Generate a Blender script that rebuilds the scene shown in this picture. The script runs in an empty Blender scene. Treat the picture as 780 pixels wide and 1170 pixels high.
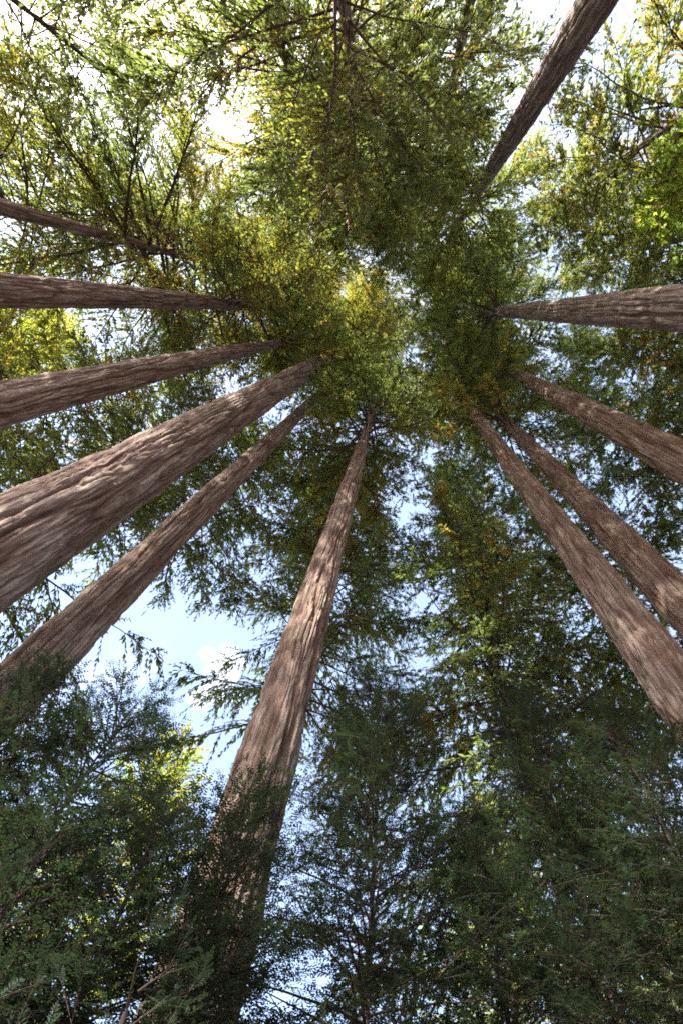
import bpy, math
import numpy as np
from mathutils import Matrix, Vector

RAD = math.radians
scene = bpy.context.scene
COL = scene.collection
CAM_H = 1.5

# ------------------------------------------------------------------ materials
def new_mat(name):
    m = bpy.data.materials.new(name)
    m.use_nodes = True
    nt = m.node_tree
    nt.nodes.clear()
    return m, nt, nt.nodes, nt.links

def ramp(nodes, stops, interp='LINEAR'):
    r = nodes.new('ShaderNodeValToRGB')
    cr = r.color_ramp
    cr.interpolation = interp
    while len(cr.elements) < len(stops):
        cr.elements.new(0.5)
    for e, (p, c) in zip(cr.elements, stops):
        e.position = p
        e.color = (c[0], c[1], c[2], 1)
    return r

def leaf_material(name, stops, trans_gain, trans_mix=0.42, rough=0.55, spec=0.2):
    m, nt, N, L = new_mat(name)
    out = N.new('ShaderNodeOutputMaterial')
    at = N.new('ShaderNodeAttribute'); at.attribute_name = 'tint'
    rp = ramp(N, stops)
    L.new(at.outputs['Fac'], rp.inputs[0])
    pb = N.new('ShaderNodeBsdfPrincipled')
    pb.inputs['Roughness'].default_value = rough
    pb.inputs['Specular IOR Level'].default_value = spec
    L.new(rp.outputs[0], pb.inputs['Base Color'])
    mul = N.new('ShaderNodeMix'); mul.data_type = 'RGBA'; mul.blend_type = 'MULTIPLY'
    mul.inputs[0].default_value = 1.0
    mul.inputs[7].default_value = (trans_gain[0], trans_gain[1], trans_gain[2], 1)
    L.new(rp.outputs[0], mul.inputs[6])
    tr = N.new('ShaderNodeBsdfTranslucent')
    L.new(mul.outputs[2], tr.inputs['Color'])
    mx = N.new('ShaderNodeMixShader'); mx.inputs[0].default_value = trans_mix
    L.new(pb.outputs[0], mx.inputs[1]); L.new(tr.outputs[0], mx.inputs[2])
    L.new(mx.outputs[0], out.inputs[0])
    return m

# dark green -> green -> yellow green -> yellow -> orange brown
M_LEAF = leaf_material('redwood_needles', [
    (0.0, (0.072, 0.086, 0.048)), (0.35, (0.092, 0.106, 0.050)), (0.62, (0.128, 0.130, 0.046)),
    (0.82, (0.185, 0.150, 0.044)), (1.0, (0.240, 0.115, 0.045))], (2.2, 2.45, 1.05), 0.53)
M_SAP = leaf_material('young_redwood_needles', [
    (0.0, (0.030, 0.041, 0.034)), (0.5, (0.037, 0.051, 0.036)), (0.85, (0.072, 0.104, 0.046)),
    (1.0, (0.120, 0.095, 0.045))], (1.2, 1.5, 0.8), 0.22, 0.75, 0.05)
M_BROAD = leaf_material('broadleaf_foliage', [
    (0.0, (0.075, 0.130, 0.026)), (0.5, (0.120, 0.170, 0.032)), (0.85, (0.190, 0.190, 0.040)),
    (1.0, (0.240, 0.120, 0.040))], (2.5, 2.6, 1.4), 0.52)

def bark_material(name, c_dark, c_mid, c_light, moss=0.0):
    m, nt, N, L = new_mat(name)
    out = N.new('ShaderNodeOutputMaterial')
    pb = N.new('ShaderNodeBsdfPrincipled')
    pb.inputs['Roughness'].default_value = 0.88
    pb.inputs['Specular IOR Level'].default_value = 0.15
    tc = N.new('ShaderNodeTexCoord')
    def noise(sx, sy, sz, scale, detail, rough=0.6, dist=0.0):
        mp = N.new('ShaderNodeMapping'); mp.inputs['Scale'].default_value = (sx, sy, sz)
        L.new(tc.outputs['Object'], mp.inputs[0])
        n = N.new('ShaderNodeTexNoise')
        n.inputs['Scale'].default_value = scale; n.inputs['Detail'].default_value = detail
        n.inputs['Roughness'].default_value = rough; n.inputs['Distortion'].default_value = dist
        L.new(mp.outputs[0], n.inputs['Vector'])
        return n
    fib = noise(1, 1, 0.07, 26, 5, 0.65, 0.4)
    big = noise(1, 1, 0.25, 2.6, 4, 0.6, 0.6)
    fleck = noise(1, 1, 0.16, 60, 3, 0.6)
    at = N.new('ShaderNodeAttribute'); at.attribute_name = 'plate'
    r1 = ramp(N, [(0.28, c_dark), (0.52, c_mid), (0.74, c_light)])
    ad = N.new('ShaderNodeMath'); ad.operation = 'MULTIPLY_ADD'
    L.new(at.outputs['Fac'], ad.inputs[0]); ad.inputs[1].default_value = 0.35
    sb = N.new('ShaderNodeMath'); sb.operation = 'SUBTRACT'; sb.inputs[1].default_value = 0.17
    L.new(fib.outputs[0], sb.inputs[0]); L.new(sb.outputs[0], ad.inputs[2])
    L.new(ad.outputs[0], r1.inputs[0])
    mx = N.new('ShaderNodeMix'); mx.data_type = 'RGBA'; mx.blend_type = 'MULTIPLY'
    r2 = ramp(N, [(0.3, (0.78, 0.68, 0.64)), (0.5, (1.0, 0.95, 0.93)), (0.7, (1.18, 1.16, 1.15))])
    L.new(big.outputs[0], r2.inputs[0])
    mx.inputs[0].default_value = 1.0
    L.new(r1.outputs[0], mx.inputs[6]); L.new(r2.outputs[0], mx.inputs[7])
    last = mx.outputs[2]
    if moss > 0:
        mo = noise(1, 1, 0.5, 1.7, 5, 0.65)
        r3 = ramp(N, [(0.56, (0, 0, 0)), (0.72, (moss, moss, moss))])
        L.new(mo.outputs[0], r3.inputs[0])
        mz = N.new('ShaderNodeMix'); mz.data_type = 'RGBA'
        L.new(r3.outputs[0], mz.inputs[0]); L.new(last, mz.inputs[6])
        mz.inputs[7].default_value = (0.10, 0.115, 0.06, 1)
        last = mz.outputs[2]
    L.new(last, pb.inputs['Base Color'])
    s = N.new('ShaderNodeMath'); s.operation = 'ADD'
    L.new(fib.outputs[0], s.inputs[0]); L.new(fleck.outputs[0], s.inputs[1])
    bp = N.new('ShaderNodeBump'); bp.inputs['Strength'].default_value = 0.8
    bp.inputs['Distance'].default_value = 0.02
    L.new(s.outputs[0], bp.inputs['Height']); L.new(bp.outputs[0], pb.inputs['Normal'])
    L.new(pb.outputs[0], out.inputs[0])
    return m

M_BARK = bark_material('redwood_bark', (0.096, 0.062, 0.046), (0.170, 0.117, 0.090), (0.31, 0.262, 0.222), 0.35)
M_BARK_GREY = bark_material('weathered_redwood_bark', (0.104, 0.074, 0.060), (0.175, 0.138, 0.116), (0.31, 0.272, 0.24), 0.5)
M_TWIG = bark_material('twig_bark', (0.05, 0.036, 0.029), (0.075, 0.055, 0.045), (0.11, 0.088, 0.075))

def ground_material():
    m, nt, N, L = new_mat('forest_floor')
    out = N.new('ShaderNodeOutputMaterial'); pb = N.new('ShaderNodeBsdfPrincipled')
    pb.inputs['Roughness'].default_value = 0.95
    tc = N.new('ShaderNodeTexCoord')
    n = N.new('ShaderNodeTexNoise'); n.inputs['Scale'].default_value = 0.9; n.inputs['Detail'].default_value = 10
    n2 = N.new('ShaderNodeTexNoise'); n2.inputs['Scale'].default_value = 34; n2.inputs['Detail'].default_value = 6
    L.new(tc.outputs['Object'], n.inputs['Vector']); L.new(tc.outputs['Object'], n2.inputs['Vector'])
    r = ramp(N, [(0.35, (0.10, 0.062, 0.040)), (0.55, (0.17, 0.108, 0.068)), (0.72, (0.11, 0.12, 0.05))])
    L.new(n.outputs[0], r.inputs[0])
    r2 = ramp(N, [(0.35, (0.6, 0.55, 0.5)), (0.65, (1.25, 1.15, 1.05))])
    L.new(n2.outputs[0], r2.inputs[0])
    mx = N.new('ShaderNodeMix'); mx.data_type = 'RGBA'; mx.blend_type = 'MULTIPLY'; mx.inputs[0].default_value = 1
    L.new(r.outputs[0], mx.inputs[6]); L.new(r2.outputs[0], mx.inputs[7])
    L.new(mx.outputs[2], pb.inputs['Base Color'])
    bp = N.new('ShaderNodeBump'); bp.inputs['Strength'].default_value = 0.7; bp.inputs['Distance'].default_value = 0.04
    L.new(n2.outputs[0], bp.inputs['Height']); L.new(bp.outputs[0], pb.inputs['Normal'])
    L.new(pb.outputs[0], out.inputs[0])
    return m
M_GROUND = ground_material()

# ------------------------------------------------------------------ mesh helpers
class MB:
    """collects quads with material index, a per-face tint and per-point plate value"""
    def __init__(s):
        s.v = []; s.f = []; s.m = []; s.t = []; s.n = 0; s.sm = []
    def quads(s, verts, faces, mat=0, tint=0.5, smooth=False):
        verts = np.asarray(verts, np.float32).reshape(-1, 3)
        faces = np.asarray(faces, np.int32).reshape(-1, 4)
        s.v.append(verts); s.f.append(faces + s.n); s.n += len(verts)
        s.m.append(np.full(len(faces), mat, np.int32))
        s.sm.append(np.full(len(faces), smooth, bool))
        s.t.append(np.broadcast_to(np.asarray(tint, np.float32), (len(faces),)).copy())
    def build(s, name, mats, parent=None, plate=None):
        me = bpy.data.meshes.new(name)
        v = np.concatenate(s.v); f = np.concatenate(s.f)
        me.vertices.add(len(v)); me.vertices.foreach_set('co', v.ravel())
        me.loops.add(len(f) * 4); me.loops.foreach_set('vertex_index', f.ravel())
        me.polygons.add(len(f))
        me.polygons.foreach_set('loop_start', np.arange(0, len(f) * 4, 4, dtype=np.int32))
        me.polygons.foreach_set('material_index', np.concatenate(s.m))
        me.polygons.foreach_set('use_smooth', np.concatenate(s.sm))
        a = me.attributes.new('tint', 'FLOAT', 'FACE'); a.data.foreach_set('value', np.concatenate(s.t))
        if plate is not None:
            a = me.attributes.new('plate', 'FLOAT', 'POINT'); a.data.foreach_set('value', plate.astype(np.float32).ravel())
        for m in mats:
            me.materials.append(m)
        me.update(calc_edges=True)
        o = bpy.data.objects.new(name, me)
        COL.objects.link(o)
        if parent is not None:
            o.parent = parent
        return o

def norm(a):
    return a / np.maximum(np.linalg.norm(a, axis=-1, keepdims=True), 1e-9)

def tubes(mb, P, Rr, sides, mat, smooth=True):
    """P: (B,K,3) polylines, Rr: (B,K) radii"""
    B, K, _ = P.shape
    T = np.gradient(P, axis=1); T = norm(T)
    up = np.zeros_like(T); up[..., 2] = 1
    up[np.abs(T[..., 2]) > 0.95] = (1, 0, 0)
    U = norm(np.cross(T, up)); W = np.cross(U, T)
    a = np.linspace(0, 2 * np.pi, sides, endpoint=False)
    V = P[:, :, None, :] + Rr[:, :, None, None] * (np.cos(a)[None, None, :, None] * U[:, :, None, :] + np.sin(a)[None, None, :, None] * W[:, :, None, :])
    idx = np.arange(B * K * sides).reshape(B, K, sides)
    nx = np.roll(idx, -1, axis=2)
    F = np.stack([idx[:, :-1], nx[:, :-1], nx[:, 1:], idx[:, 1:]], axis=-1)
    mb.quads(V, F, mat, 0.5, smooth)

def leaves(mb, pos, dr, nr, ln, wd, tint, mat):
    """one narrow rhombic spray blade each"""
    sd = norm(np.cross(nr, dr)); n2 = np.cross(dr, sd)
    l = ln[:, None]; w = wd[:, None]
    a = pos; b = pos + dr * l * 0.45 + sd * w * 0.5 + n2 * l * 0.03
    c = pos + dr * l - n2 * l * 0.08; d = pos + dr * l * 0.45 - sd * w * 0.5 + n2 * l * 0.03
    V = np.stack([a, b, c, d], 1)
    F = np.arange(len(pos) * 4).reshape(-1, 4)
    mb.quads(V, F, mat, tint)

def feathers(mb, pos, dr, nr, ln, wd, tint, mat, k, rng):
    """flat two-ranked redwood twiglets: k pairs of needles on a rachis"""
    n = len(pos)
    sd = norm(np.cross(nr, dr)); n2 = np.cross(dr, sd)
    t = (np.arange(k) + 0.4) / k
    prof = 0.55 + 0.45 * np.sin(np.pi * np.clip(t * 0.9 + 0.1, 0, 1))
    prof[-1] *= 0.8
    t = np.tile(np.repeat(t, 2), n); pr = np.tile(np.repeat(prof, 2), n)
    side = np.tile(np.array([1.0, -1.0]), n * k)
    r = lambda x: np.repeat(x, 2 * k, axis=0)
    D, S, Nn, Ln, Wd = r(dr), r(sd), r(n2), r(ln), r(wd)
    bend = -0.10 * t ** 2
    base = r(pos) + D * (Ln * t)[:, None] + Nn * (Ln * bend)[:, None]
    ang = np.radians(rng.normal(52, 8, n * 2 * k)) * (1 - 0.35 * t)
    nd = D * np.cos(ang)[:, None] + S * (np.sin(ang) * side)[:, None] + Nn * rng.normal(0.0, 0.16, (n * 2 * k, 1))
    nd = norm(nd)
    L_ = Wd * 0.62 * pr * rng.uniform(0.8, 1.15, n * 2 * k)
    leaves(mb, base, nd, Nn, L_, Ln / k * 0.62, r(tint), mat)

# ------------------------------------------------------------------ foliage on branches
def rot_about(v, ax, ang):
    c = np.cos(ang)[:, None]; s = np.sin(ang)[:, None]
    return v * c + np.cross(ax, v) * s + ax * np.sum(ax * v, -1, keepdims=True) * (1 - c)

def interp_poly(P, bi, s):
    K = P.shape[1]
    x = np.clip(s, 0, 0.9999) * (K - 1)
    i = x.astype(int); fr = (x - i)[:, None]
    a = P[bi, i]; b = P[bi, i + 1]
    return a * (1 - fr) + b * fr, norm(b - a)

def make_crown(root, rng, zb, zt, R, n, trunk_r, H, mats=None, sub_density=8.5, leaf_step=0.039, leaf=(0.12, 0.24), width=0.31,
               needle_pairs=0, tint=0.35, tint_sd=0.13, autumn=0.05, separate=14, elev=(-8, 42), droop=0.22, twig_r=0.011,
               prof=(0.75, 0.75), sub_scale=1.0, az_bias=None, hang=0.35, bare=0.2, branch_r=0.012):
    mats = mats or [M_LEAF, M_TWIG]
    t = (np.arange(n) + rng.uniform(0, 1, n)) / n
    z = zb + (zt - zb) * t
    az = np.arange(n) * 2.39996 + rng.normal(0, 0.5, n)
    if az_bias is not None:
        a0, k = az_bias
        az = az + k * np.sin(np.radians(a0) - az)
    L = R * np.minimum(prof[0] + 1.6 * t, 1.0) * np.maximum(1 - t, 0.0) ** prof[1] * rng.uniform(0.62, 1.15, n) + 0.12 * R
    e0 = np.radians(elev[0] + (elev[1] - elev[0]) * t + rng.normal(0, 9, n))
    K = 9
    s = np.linspace(0, 1, K)
    hor = np.stack([np.cos(az), np.sin(az), np.zeros(n)], -1)
    lat = np.stack([-np.sin(az), np.cos(az), np.zeros(n)], -1)
    dr = droop * rng.uniform(0.4, 1.5, n) * (1 - 0.6 * t)
    r0 = np.maximum(trunk_r(z) * 0.75, 0.01)
    P = (hor[:, None, :] * (r0[:, None, None] + (L * np.cos(e0))[:, None, None] * s[None, :, None]))
    P[..., 2] += z[:, None] + (L * np.sin(e0))[:, None] * s[None, :] - (dr * L)[:, None] * (s[None, :] ** 1.6) + (dr * L * 0.35)[:, None] * s[None, :] ** 5
    wob = rng.normal(0, 0.05, (n, K)).cumsum(1) * L[:, None] * 0.45 * s[None]
    P += lat[:, None, :] * wob[..., None]
    P[..., 2] += rng.normal(0, 0.02, (n, K)).cumsum(1) * L[:, None] * 0.35 * s[None]
    br = (branch_r * np.sqrt(L) * rng.uniform(0.8, 1.3, n) + 0.003)[:, None] * (1.35 - 1.15 * s[None])
    # branch wood: the lowest, visible ones are parts of their own
    mb = MB()
    order = np.argsort(z)
    for i in order[:separate]:
        b = MB(); tubes(b, P[i:i + 1], br[i:i + 1], 6, 0)
        b.build('branch', [mats[1]], root)
    rest = order[separate:]
    if len(rest):
        tubes(mb, P[rest], br[rest], 4, 1)
    # side sprays
    m = np.maximum((L * sub_density).astype(int), 3)
    bi = np.repeat(np.arange(n), m)
    tot = len(bi)
    ss = bare + (1 - bare) * rng.uniform(0, 1, tot) ** 0.85
    ss[np.cumsum(m) - 1] = 0.985
    p0, tg = interp_poly(P, bi, ss)
    side = np.where(rng.uniform(0, 1, tot) < 0.5, -1.0, 1.0)
    up = np.tile(np.array([0, 0, 1.0]), (tot, 1))
    ang = np.radians(rng.normal(50, 14, tot)) * side
    ang[np.cumsum(m) - 1] *= 0.1
    d = rot_about(tg, up, ang)
    d[:, 2] += rng.normal(-0.18, 0.22, tot) * (0.5 + hang)
    d = norm(d)
    l = sub_scale * (0.30 * L[bi] * (1.05 - 0.75 * ss) + 0.22) * rng.uniform(0.55, 1.3, tot)
    k = 4; q = np.linspace(0, 1, k)
    SP = p0[:, None, :] + d[:, None, :] * (l[:, None] * q[None])[..., None]
    SP[..., 2] -= (l * hang * rng.uniform(0.1, 1.0, tot))[:, None] * q[None] ** 2
    tubes(mb, SP, (twig_r * np.sqrt(np.maximum(l, 0.05)))[:, None] * (1.1 - 0.8 * q[None]), 3, 1)
    # twiglets along the sprays
    c = np.maximum((l / leaf_step).astype(int), 3)
    si = np.repeat(np.arange(tot), c); nl = len(si)
    u = rng.uniform(0.04, 1.0, nl)
    lp, ld = interp_poly(SP, si, u)
    sd = np.where(rng.uniform(0, 1, nl) < 0.5, -1.0, 1.0)
    nr = norm(np.stack([rng.normal(0, 0.28, nl), rng.normal(0, 0.28, nl), np.ones(nl)], -1))
    dirs = rot_about(ld, nr, np.radians(rng.normal(37, 14, nl)) * sd)
    dirs[:, 2] += rng.normal(-0.12, 0.17, nl)
    dirs = norm(dirs)
    ln = rng.uniform(leaf[0], leaf[1], nl) * (1.1 - 0.4 * u)
    wd = ln * width * rng.uniform(0.75, 1.25, nl)
    tb = np.clip(rng.normal(tint, tint_sd, n), 0, 0.8)
    tn = tb[bi][si] + rng.normal(0, 0.07, tot)[si] + rng.normal(0, 0.06, nl)
    old = (rng.uniform(0, 1, tot) < autumn * 0.5) | (rng.uniform(0, 1, n) < autumn * 0.8)[bi]
    tn = np.where(old[si], rng.uniform(0.72, 1.0, nl), tn)
    tn = np.clip(tn, 0, 1)
    if needle_pairs:
        feathers(mb, lp, dirs, nr, ln, wd, tn, 0, needle_pairs, rng)
    else:
        leaves(mb, lp, dirs, nr, ln, wd, tn, 0)
    o = mb.build('crown', mats, root)
    return nl

# ------------------------------------------------------------------ bark relief
def vnoise(rng, x, y, px, py):
    """value noise, periodic in x with px cells"""
    g = rng.uniform(0, 1, (px, py + 2))
    xi = np.floor(x).astype(int); yi = np.floor(y).astype(int)
    fx = x - xi; fy = y - yi
    fx = fx * fx * (3 - 2 * fx); fy = fy * fy * (3 - 2 * fy)
    x0 = xi % px; x1 = (xi + 1) % px; y0 = np.clip(yi, 0, py); y1 = y0 + 1
    return (g[x0, y0] * (1 - fx) + g[x1, y0] * fx) * (1 - fy) + (g[x0, y1] * (1 - fx) + g[x1, y1] * fx) * fy

def radius_fn(r0, H, flare=0.35, p=1.5, end=0.90):
    return lambda h: r0 * (1 - end * np.clip(np.asarray(h) / H, 0, 1) ** p) + r0 * flare * np.exp(-np.asarray(h) / 0.9)

def make_trunk(root, rng, r0, H, nth, detail=True, mat=None, depth=0.058, knots=0, fine_to=13.0):
    rf = radius_fn(r0, H)
    if detail:
        hs = np.concatenate([np.arange(0, fine_to, 0.05), np.arange(fine_to, H * 0.7, 0.14), np.linspace(H * 0.7, H, 40)])
    else:
        hs = np.concatenate([np.arange(0, H * 0.7, 0.35), np.linspace(H * 0.7, H, 24)])
    th = np.linspace(0, 2 * np.pi, nth, endpoint=False)
    TH, HH = np.meshgrid(th, hs)
    R = rf(HH)
    circ = 2 * np.pi * r0
    u = TH / (2 * np.pi)
    warp = (vnoise(rng, u * 7, HH / 1.3, 7, int(H / 1.3) + 2) - 0.5) * 0.20
    warp2 = (vnoise(rng, u * 19, HH / 0.45, 19, int(H / 0.45) + 2) - 0.5) * 0.07
    uu = u + (warp + warp2) * 0.35 / max(circ, 0.5)
    def ridged(cell, hcell):
        c = max(int(circ / cell), 6)
        n = vnoise(rng, (uu % 1.0) * c, HH / hcell, c, int(H / hcell) + 2)
        return 1 - np.abs(2 * n - 1)
    def field(cell, hcell):
        c = max(int(circ / cell), 6)
        return vnoise(rng, (uu % 1.0) * c, HH / hcell, c, int(H / hcell) + 2)
    def crack(cell, hcell, w):
        return np.exp(-((field(cell, hcell * 1.5) - 0.5) / w) ** 2)
    k1 = crack(0.17, 1.5, 0.085); k2 = crack(0.085, 0.8, 0.10); k3 = crack(0.05, 0.4, 0.12)
    sh = field(0.16, 0.7); sh2 = field(0.09, 0.35)
    step = np.floor(sh * 5) / 5 + 0.5 * np.floor(sh2 * 4) / 4           # flaking layers of bark
    saw = 1 - (HH / 0.42 + field(0.11, 0.5) * 3.0) % 1.0                # loose lower lips of the strips
    lob = vnoise(rng, u * 5, HH / 7.0, 5, int(H / 7) + 2) - 0.5
    sc = np.clip(R / r0, 0.25, 1.3)
    disp = depth * sc * (-0.85 * k1 - 0.65 * k2 - 0.5 * k3 + 0.42 * (step - 0.6) + 0.22 * saw) + lob * 0.05 * R
    plate = np.clip(0.75 - 0.55 * k1 - 0.35 * k2 + 0.35 * (step - 0.6), 0, 1)
    # cross cracks
    cr = vnoise(rng, u * max(int(circ / 0.14), 6), HH / 0.11, max(int(circ / 0.14), 6), int(H / 0.11) + 2)
    disp -= np.clip(cr - 0.78, 0, 1) * 3.0 * depth * sc * (HH < fine_to * 1.4)
    for i in range(knots):
        kt = rng.uniform(0, 2 * np.pi); kh = rng.uniform(3, 12); kr = rng.uniform(0.05, 0.09)
        dd = (np.angle(np.exp(1j * (TH - kt))) * R / kr) ** 2 + ((HH - kh) / (kr * 0.9)) ** 2
        disp += 0.06 * np.exp(-dd) - 0.05 * np.exp(-dd * 5)
    # slow sway of the bole
    sx = (vnoise(rng, HH * 0, HH / 11.0, 2, int(H / 11) + 3) - 0.5) * 0.10 * np.clip(HH / 25, 0, 1)
    sy = (vnoise(rng, HH * 0, HH / 11.0, 2, int(H / 11) + 3) - 0.5) * 0.10 * np.clip(HH / 25, 0, 1)
    RR = np.maximum(R + disp, 0.01)
    V = np.stack([RR * np.cos(TH) + sx, RR * np.sin(TH) + sy, HH - 0.12], -1)
    nh = len(hs)
    idx = np.arange(nh * nth).reshape(nh, nth)
    nx = np.roll(idx, -1, 1)
    F = np.stack([idx[:-1], nx[:-1], nx[1:], idx[1:]], -1)
    mb = MB(); mb.quads(V, F, 0, 0.5, True)
    mb.build('trunk', [mat or M_BARK], root, plate=plate)
    return rf

def thing(name, label, cat, x, y, group=None, z=0.0):
    o = bpy.data.objects.new(name, None)
    COL.objects.link(o)
    o.location = (x, y, z)
    o.empty_display_size = 0.5
    o['label'] = label; o['category'] = cat
    if group: o['group'] = group
    return o

def polar(az, D):
    return D * math.cos(RAD(az)), D * math.sin(RAD(az))

# ------------------------------------------------------------------ ground
def ground():
    mb = MB()
    rr = np.concatenate([np.linspace(0.01, 60, 61), np.geomspace(65, 165, 12)])
    na = 96
    a = np.linspace(0, 2 * np.pi, na, endpoint=False)
    A, Rg = np.meshgrid(a, rr)
    rng = np.random.default_rng(5)
    Z = rng.normal(0, 0.03, A.shape) * (Rg < 60)
    V = np.stack([Rg * np.cos(A), Rg * np.sin(A), Z - 0.02], -1)
    idx = np.arange(A.size).reshape(A.shape); nx = np.roll(idx, -1, 1)
    F = np.stack([idx[:-1], nx[:-1], nx[1:], idx[1:]], -1)
    mb.quads(V, F, 0, 0.5, True)
    o = mb.build('ground', [M_GROUND])
    o['kind'] = 'structure'
ground()

# ------------------------------------------------------------------ the ring of tall redwoods
RING = 'tall redwood trunks ringing the viewpoint'
# label, azimuth, distance, radius, height, crown base, crown radius, branches, options
ring = [
    ('thickest redwood, broad furrowed trunk rising from the left edge with a sunlit flank', -27.2, 5.5, 0.62, 70, 48, 7.0, 150, dict(tint=0.66, autumn=0.12, bias=(120, 0.4), prof=(0.6, 0.3), nth=260, knots=9)),
    ('slimmer redwood just under the thickest trunk, rising beside the open patch of blue sky', -41.0, 6.5, 0.385, 54, 36, 3.8, 85, dict(nth=190)),
    ('redwood in the bottom middle whose base sinks into dark undergrowth, left half sunlit', -72.0, 6.0, 0.435, 48, 24, 4.6, 105, dict(nth=200)),
    ('right-hand redwood with a sunlit patch low on its reddish trunk above a young redwood', -127.3, 7.0, 0.455, 54, 33, 4.5, 95, dict(nth=200)),
    ('shaded redwood standing close behind the sunlit reddish trunk, a sliver of sky between them', -134.8, 8.6, 0.53, 50, 29, 4.6, 95, dict(nth=200)),
    ('dark shaded redwood between the leaning-in pair and the near-horizontal trunk at right', -152.0, 7.6, 0.53, 58, 38, 4.8, 95, dict(nth=200)),
    ('greyish redwood running level from the right edge with sunlit rings near its top', -179.4, 6.0, 0.54, 62, 36, 6.4, 100, dict(bias=(10, 0.4), prof=(0.6, 0.3), nth=220, grey=1)),
    ('grey-brown redwood crossing the pale sky at the top right corner', 124.0, 7.0, 0.435, 64, 32, 6.4, 95, dict(bias=(-60, 0.35), prof=(0.5, 0.3), nth=200, grey=1)),
    ('thin dark redwood high on the left edge with limbs fanning out above it', 16.4, 14.0, 0.325, 56, 28, 8.6, 125, dict(nth=90, detail=0, bias=(65, 0.6), sd=6.0, br=0.02)),
    ('dark redwood running level from the left edge above the bright yellow foliage', 5.8, 9.0, 0.425, 60, 27, 6.4, 135, dict(bias=(125, 0.4), prof=(0.5, 0.3), tint=0.62, autumn=0.11, nth=160)),
    ('dark redwood directly below the bright yellow foliage, above the thickest trunk', -9.6, 7.5, 0.45, 54, 34, 4.2, 95, dict(nth=190)),
    ('slender dim redwood almost lost in the dense foliage at the top', 64.8, 11.0, 0.24, 62, 25, 6.6, 170, dict(tint=0.58, autumn=0.08, nth=90, detail=0, bias=(230, 0.45), prof=(0.7, 0.45))),
]
for i, (lab, az, D, r, H, zb, R, n, o) in enumerate(ring):
    rng = np.random.default_rng(100 + i)
    x, y = polar(az, D)
    root = thing('redwood_tree', lab, 'tree', x, y, RING)
    rf = make_trunk(root, rng, r, H, o['nth'], detail=o.get('detail', 1), mat=M_BARK_GREY if o.get('grey') else M_BARK, knots=o.get('knots', 0))
    make_crown(root, rng, zb, H - 0.5, R, n, rf, H, separate=16, autumn=o.get('autumn', 0.05), tint=o.get('tint', 0.46), az_bias=o.get('bias'), prof=o.get('prof', (0.75, 0.6)),
               sub_density=o.get('sd', 8.5), branch_r=o.get('br', 0.014))

# ------------------------------------------------------------------ redwoods standing behind the ring
BACK = 'redwoods behind the ring of trunks'
back = [
    # label, azimuth, distance, bole radius, height, crown base, crown radius, boughs, tint, bias of the boughs
    ('leafy redwood right behind the thin dark trunk with fanning limbs', 16.5, 18.5, 0.20, 46, 22, 7.2, 130, 0.54, (75, 0.6)),
    ('airy redwood in the top left corner, its thin boughs open against the white sky', 39, 18.5, 0.18, 42, 21, 5.2, 75, 0.52, None),
    ('dense shadowy redwood at the top middle, its bole lost in its own boughs', 79, 8.2, 0.21, 62, 17, 6.3, 180, 0.46, (-100, 0.42)),
    ('redwood just left of the grey-brown trunk at the top', 103, 9.5, 0.22, 46, 25, 4.4, 75, 0.50, None),
    ('sunlit redwood just right of the grey-brown trunk at the top', 148, 10.5, 0.24, 40, 20, 4.6, 95, 0.62, None),
    ('redwood at the far right edge above the level grey trunk', 168, 12.0, 0.26, 42, 19, 5.4, 85, 0.50, None),
    ('redwood behind the dark trunk that runs below the bright yellow foliage', -10.5, 15.0, 0.30, 40, 13, 4.8, 110, 0.48, (-75, 0.7)),
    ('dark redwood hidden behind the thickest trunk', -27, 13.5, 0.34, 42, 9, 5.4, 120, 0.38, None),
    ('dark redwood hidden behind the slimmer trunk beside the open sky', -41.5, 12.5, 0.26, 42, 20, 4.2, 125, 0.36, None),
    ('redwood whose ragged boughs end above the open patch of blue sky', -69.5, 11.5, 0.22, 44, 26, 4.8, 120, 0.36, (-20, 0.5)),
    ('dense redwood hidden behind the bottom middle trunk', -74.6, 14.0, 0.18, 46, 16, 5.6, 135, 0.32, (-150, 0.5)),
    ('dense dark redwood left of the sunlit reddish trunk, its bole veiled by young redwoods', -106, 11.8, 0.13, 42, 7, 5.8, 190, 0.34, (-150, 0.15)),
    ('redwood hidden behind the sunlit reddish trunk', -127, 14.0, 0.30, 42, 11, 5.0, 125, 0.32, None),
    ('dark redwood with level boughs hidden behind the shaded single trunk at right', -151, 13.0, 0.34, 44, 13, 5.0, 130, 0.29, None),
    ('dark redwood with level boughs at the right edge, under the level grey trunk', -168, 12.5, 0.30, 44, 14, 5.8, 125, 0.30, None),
]
for i, (lab, az, D, r, H, zb, R, n, tint, bias) in enumerate(back):
    rng = np.random.default_rng(300 + i)
    x, y = polar(az, D)
    root = thing('redwood_tree', lab, 'tree', x, y, BACK)
    rf = make_trunk(root, rng, r, H, 40, detail=False, mat=M_TWIG if r < 0.19 else M_BARK_GREY)
    make_crown(root, rng, zb, H - 0.5, R, n, rf, H, sub_density=5.5 if D > 17 else 8.5, bare=0.03 if r < 0.16 else 0.2, separate=16, autumn=0.035, tint=tint, hang=0.6, droop=0.32, az_bias=bias)

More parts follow.
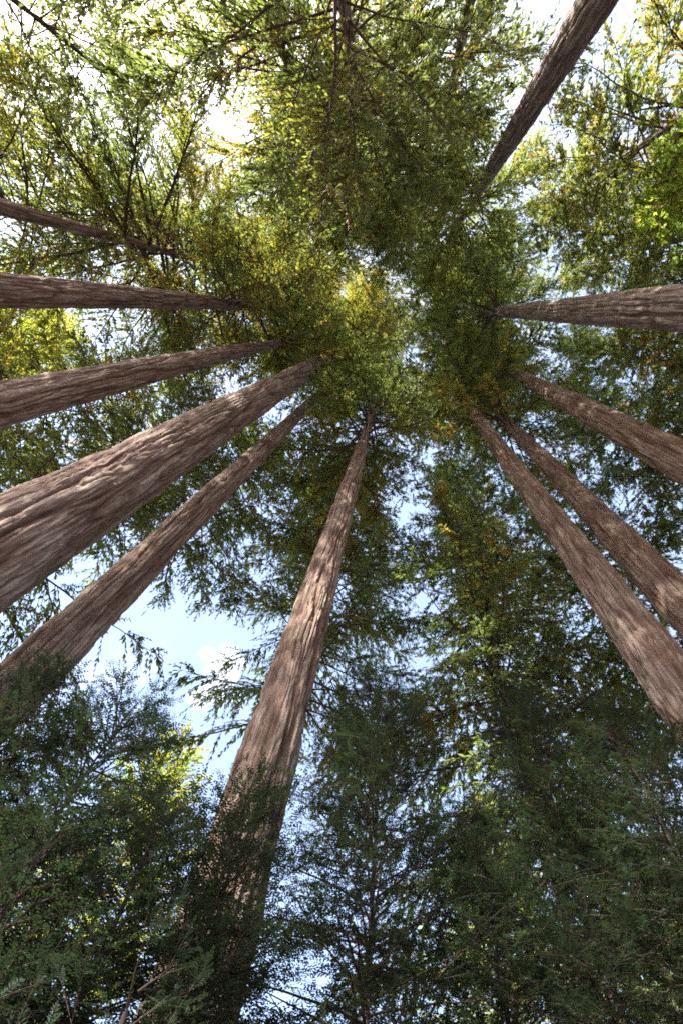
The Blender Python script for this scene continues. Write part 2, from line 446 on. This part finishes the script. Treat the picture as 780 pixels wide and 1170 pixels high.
# ------------------------------------------------------------------ bright broadleaf trees and far sunlit conifers
FAR = 'sunlit trees beyond the undergrowth'
broad = [
    ('bright yellow-green tree glowing at the left edge between two dark level trunks', -1, 24.0, 0.25, 38, 17, 6.5, 170, 0.85, None),
    ('bright green leafy tree at the right edge above the grey level trunk', 158, 10.0, 0.14, 23, 15, 3.2, 80, 0.5, None),
    ('yellow-green tree peeping out left of the bottom middle trunk, under the blue sky', -61, 45.0, 0.4, 40, 12, 7.5, 170, 0.75, FAR),
    ('yellow-green tree glimpsed between the two dark young redwoods at bottom right', -100, 45.0, 0.4, 39, 12, 7.0, 160, 0.78, FAR),
    ('yellow-green tree low on the right behind the darkest young redwood', -115, 48.0, 0.4, 33, 10, 7.0, 150, 0.7, FAR),
]
for i, (lab, az, D, r, H, zb, R, n, tint, g) in enumerate(broad):
    rng = np.random.default_rng(500 + i)
    x, y = polar(az, D)
    root = thing('broadleaf_tree', lab, 'tree', x, y, g)
    rf = make_trunk(root, rng, r, H, 24, detail=False, mat=M_TWIG)
    make_crown(root, rng, zb, H - 0.3, R, n, rf, H, mats=[M_BROAD, M_TWIG], separate=10, autumn=0.05, tint=tint, width=0.42,
               leaf=(0.12, 0.22) if D < 30 else (0.2, 0.36), elev=(10, 60), droop=0.15, leaf_step=0.05 if D < 30 else 0.09, sub_density=9.0 if D < 30 else 6.0, prof=(0.7, 0.5))

# ------------------------------------------------------------------ young redwoods (undergrowth)
YOUNG = 'young redwoods in the undergrowth'
young = [
    ('feathery young redwood with a thin stem, standing in the bottom middle against the sky', -87, 5.0, 0.04, 7.4, 0.6, 1.8, 210),
    ('tall dense dark young redwood below the sunlit reddish trunk', -108, 5.6, 0.06, 7.6, 0.5, 1.9, 190),
    ('dark young redwood in the bottom right corner', -118, 5.2, 0.06, 6.6, 0.4, 1.8, 170),
    ('dark young redwood between the thin-stemmed one and the tall dense one', -99, 5.2, 0.05, 5.6, 0.4, 1.5, 150),
    ('young redwood reaching up into the open patch of blue sky on the left', -53, 4.6, 0.05, 5.4, 0.5, 1.8, 170),
    ('young redwood crossing the foot of the slimmer left trunk', -44, 4.4, 0.05, 5.0, 0.4, 1.6, 150),
    ('young redwood crowding the left side of the bottom middle trunk', -63, 4.2, 0.05, 4.4, 0.3, 1.5, 150),
    ('bushy young redwood in the dark lower left corner', -54, 3.3, 0.04, 3.4, 0.3, 1.4, 150),
    ('bushy young redwood in front of the foot of the bottom middle trunk', -71, 4.3, 0.04, 4.9, 0.3, 1.35, 200),
]
for i, (lab, az, D, r, H, zb, R, n) in enumerate(young):
    rng = np.random.default_rng(700 + i)
    x, y = polar(az, D)
    root = thing('young_redwood', lab, 'young tree', x, y, YOUNG)
    rf = make_trunk(root, rng, r, H, 12, detail=False, mat=M_TWIG, depth=0.008)
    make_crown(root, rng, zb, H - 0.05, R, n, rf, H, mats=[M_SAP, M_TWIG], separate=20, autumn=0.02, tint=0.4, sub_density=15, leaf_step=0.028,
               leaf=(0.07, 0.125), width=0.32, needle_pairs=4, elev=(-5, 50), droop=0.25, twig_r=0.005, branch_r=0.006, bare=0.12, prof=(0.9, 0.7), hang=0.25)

SPROUT = 'low redwood sprouts near the viewpoint'
sprouts = [
    ('low redwood sprout with pale green sprigs at the lower left edge', -50, 2.1, 2.35, 0.8),
    ('low redwood sprout with bright feathery sprigs in front of the bottom middle trunk', -67, 2.5, 2.6, 0.75),
    ('low redwood sprout poking up at the very bottom, left of the middle', -61, 1.7, 1.95, 0.6),
    ('low redwood sprout at the bottom edge under the thin-stemmed young redwood', -84, 2.3, 2.2, 0.8),
    ('low redwood sprout at the bottom edge toward the right corner', -104, 2.6, 2.35, 0.85),
]
for i, (lab, az, D, H, R) in enumerate(sprouts):
    rng = np.random.default_rng(800 + i)
    x, y = polar(az, D)
    root = thing('redwood_sprout', lab, 'sapling', x, y, SPROUT)
    rf = make_trunk(root, rng, 0.018, H, 8, detail=False, mat=M_TWIG, depth=0.002)
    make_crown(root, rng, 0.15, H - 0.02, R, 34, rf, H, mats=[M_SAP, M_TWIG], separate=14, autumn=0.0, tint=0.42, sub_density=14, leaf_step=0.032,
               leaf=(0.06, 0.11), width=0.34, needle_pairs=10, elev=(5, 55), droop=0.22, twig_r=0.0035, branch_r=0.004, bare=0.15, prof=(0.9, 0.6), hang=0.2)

# ------------------------------------------------------------------ camera
F_PX, W_PX, H_PX = 585.0, 780.0, 1170.0
vz = Vector((458 - 390, 585 - 360, -F_PX)).normalized()      # where the trunks converge: straight up
vy = Vector((0, 1, 0)); vy = (vy - vy.dot(vz) * vz).normalized()
vx = vy.cross(vz)
cam = bpy.data.cameras.new('camera')
cam.sensor_fit = 'VERTICAL'; cam.sensor_height = 36.0; cam.sensor_width = 24.0
cam.lens = 36.0 * F_PX / H_PX
cam.clip_start = 0.05; cam.clip_end = 20000
co = bpy.data.objects.new('camera', cam)
COL.objects.link(co)
rot = Matrix((vx, vy, vz))                       # camera axes -> world axes
co.matrix_world = Matrix.Translation((0, 0, CAM_H)) @ rot.to_4x4()
scene.camera = co

# ------------------------------------------------------------------ light
SUN_AZ, SUN_EL = 58.0, 47.0
sd = Vector((math.cos(RAD(SUN_EL)) * math.cos(RAD(SUN_AZ)), math.cos(RAD(SUN_EL)) * math.sin(RAD(SUN_AZ)), math.sin(RAD(SUN_EL))))
sun = bpy.data.lights.new('sun', 'SUN')
sun.energy = 4.8; sun.angle = RAD(0.5); sun.color = (1.0, 0.94, 0.85)
so = bpy.data.objects.new('sun', sun); COL.objects.link(so)
so.rotation_mode = 'QUATERNION'
so.rotation_quaternion = sd.to_track_quat('Z', 'Y')
so.location = sd * 100

w = bpy.data.worlds.new('World'); scene.world = w; w.use_nodes = True
nt = w.node_tree; N = nt.nodes; L = nt.links; N.clear()
out = N.new('ShaderNodeOutputWorld'); bg = N.new('ShaderNodeBackground'); bg.inputs[1].default_value = 0.12
sky = N.new('ShaderNodeTexSky'); sky.sky_type = 'NISHITA'; sky.sun_disc = False
sky.sun_elevation = RAD(SUN_EL); sky.sun_rotation = RAD(90 - SUN_AZ)
sky.air_density = 1.0; sky.dust_density = 2.0; sky.ozone_density = 2.2; sky.altitude = 100
tc = N.new('ShaderNodeTexCoord')
# thin high cloud towards the sun, one small cumulus in the clear part of the sky
nz = N.new('ShaderNodeTexNoise'); nz.inputs['Scale'].default_value = 3.2; nz.inputs['Detail'].default_value = 8; nz.inputs['Roughness'].default_value = 0.55
L.new(tc.outputs['Generated'], nz.inputs['Vector'])
def toward(az, el, a0, a1):
    d = (math.cos(RAD(el)) * math.cos(RAD(az)), math.cos(RAD(el)) * math.sin(RAD(az)), math.sin(RAD(el)))
    dp = N.new('ShaderNodeVectorMath'); dp.operation = 'DOT_PRODUCT'; dp.inputs[1].default_value = d
    nm = N.new('ShaderNodeVectorMath'); nm.operation = 'NORMALIZE'
    L.new(tc.outputs['Generated'], nm.inputs[0]); L.new(nm.outputs[0], dp.inputs[0])
    mr = N.new('ShaderNodeMapRange'); mr.interpolation_type = 'SMOOTHSTEP'
    mr.inputs[1].default_value = math.cos(RAD(a1)); mr.inputs[2].default_value = math.cos(RAD(a0))
    L.new(dp.outputs['Value'], mr.inputs[0])
    return mr.outputs[0]
def madd(a, k, b):
    m = N.new('ShaderNodeMath'); m.operation = 'MULTIPLY_ADD'
    L.new(a, m.inputs[0]); m.inputs[1].default_value = k
    if hasattr(b, 'links'): L.new(b, m.inputs[2])
    else: m.inputs[2].default_value = b
    return m.outputs[0]
cov = madd(toward(75, 58, 8, 50), 0.22, nz.outputs[0])
nz2 = N.new('ShaderNodeTexNoise'); nz2.inputs['Scale'].default_value = 20; nz2.inputs['Detail'].default_value = 7
L.new(tc.outputs['Generated'], nz2.inputs['Vector'])
puff = madd(toward(-61.5, 47.0, 0.0, 5.5), 0.46, nz2.outputs[0])
rp = ramp(N, [(0.63, (0.19, 0.19, 0.19)), (0.90, (0.85, 0.85, 0.85))])
rp2 = ramp(N, [(0.74, (0, 0, 0)), (1.0, (0.9, 0.9, 0.9))])
L.new(cov, rp.inputs[0]); L.new(puff, rp2.inputs[0])
mxx = N.new('ShaderNodeMath'); mxx.operation = 'MAXIMUM'
L.new(rp.outputs[0], mxx.inputs[0]); L.new(rp2.outputs[0], mxx.inputs[1])
mx = N.new('ShaderNodeMix'); mx.data_type = 'RGBA'
L.new(mxx.outputs[0], mx.inputs[0]); L.new(sky.outputs[0], mx.inputs[6])
mx.inputs[7].default_value = (2.9, 2.95, 3.25, 1)
L.new(mx.outputs[2], bg.inputs[0]); L.new(bg.outputs[0], out.inputs[0])

# ------------------------------------------------------------------ render settings
vs = scene.view_settings
vs.view_transform = 'Standard'; vs.look = 'None'; vs.gamma = 1.0; vs.exposure = 2.4
scene.render.engine = 'CYCLES'
c = scene.cycles
c.max_bounces = 6; c.diffuse_bounces = 4; c.glossy_bounces = 2; c.transmission_bounces = 4; c.transparent_max_bounces = 4
c.use_denoising = False
c.denoiser = 'OPENIMAGEDENOISE'
c.denoising_input_passes = 'RGB_ALBEDO_NORMAL'
c.denoising_prefilter = 'ACCURATE'
c.sample_clamp_indirect = 4.0
c.pixel_filter_type = 'BLACKMAN_HARRIS'; c.filter_width = 1.75
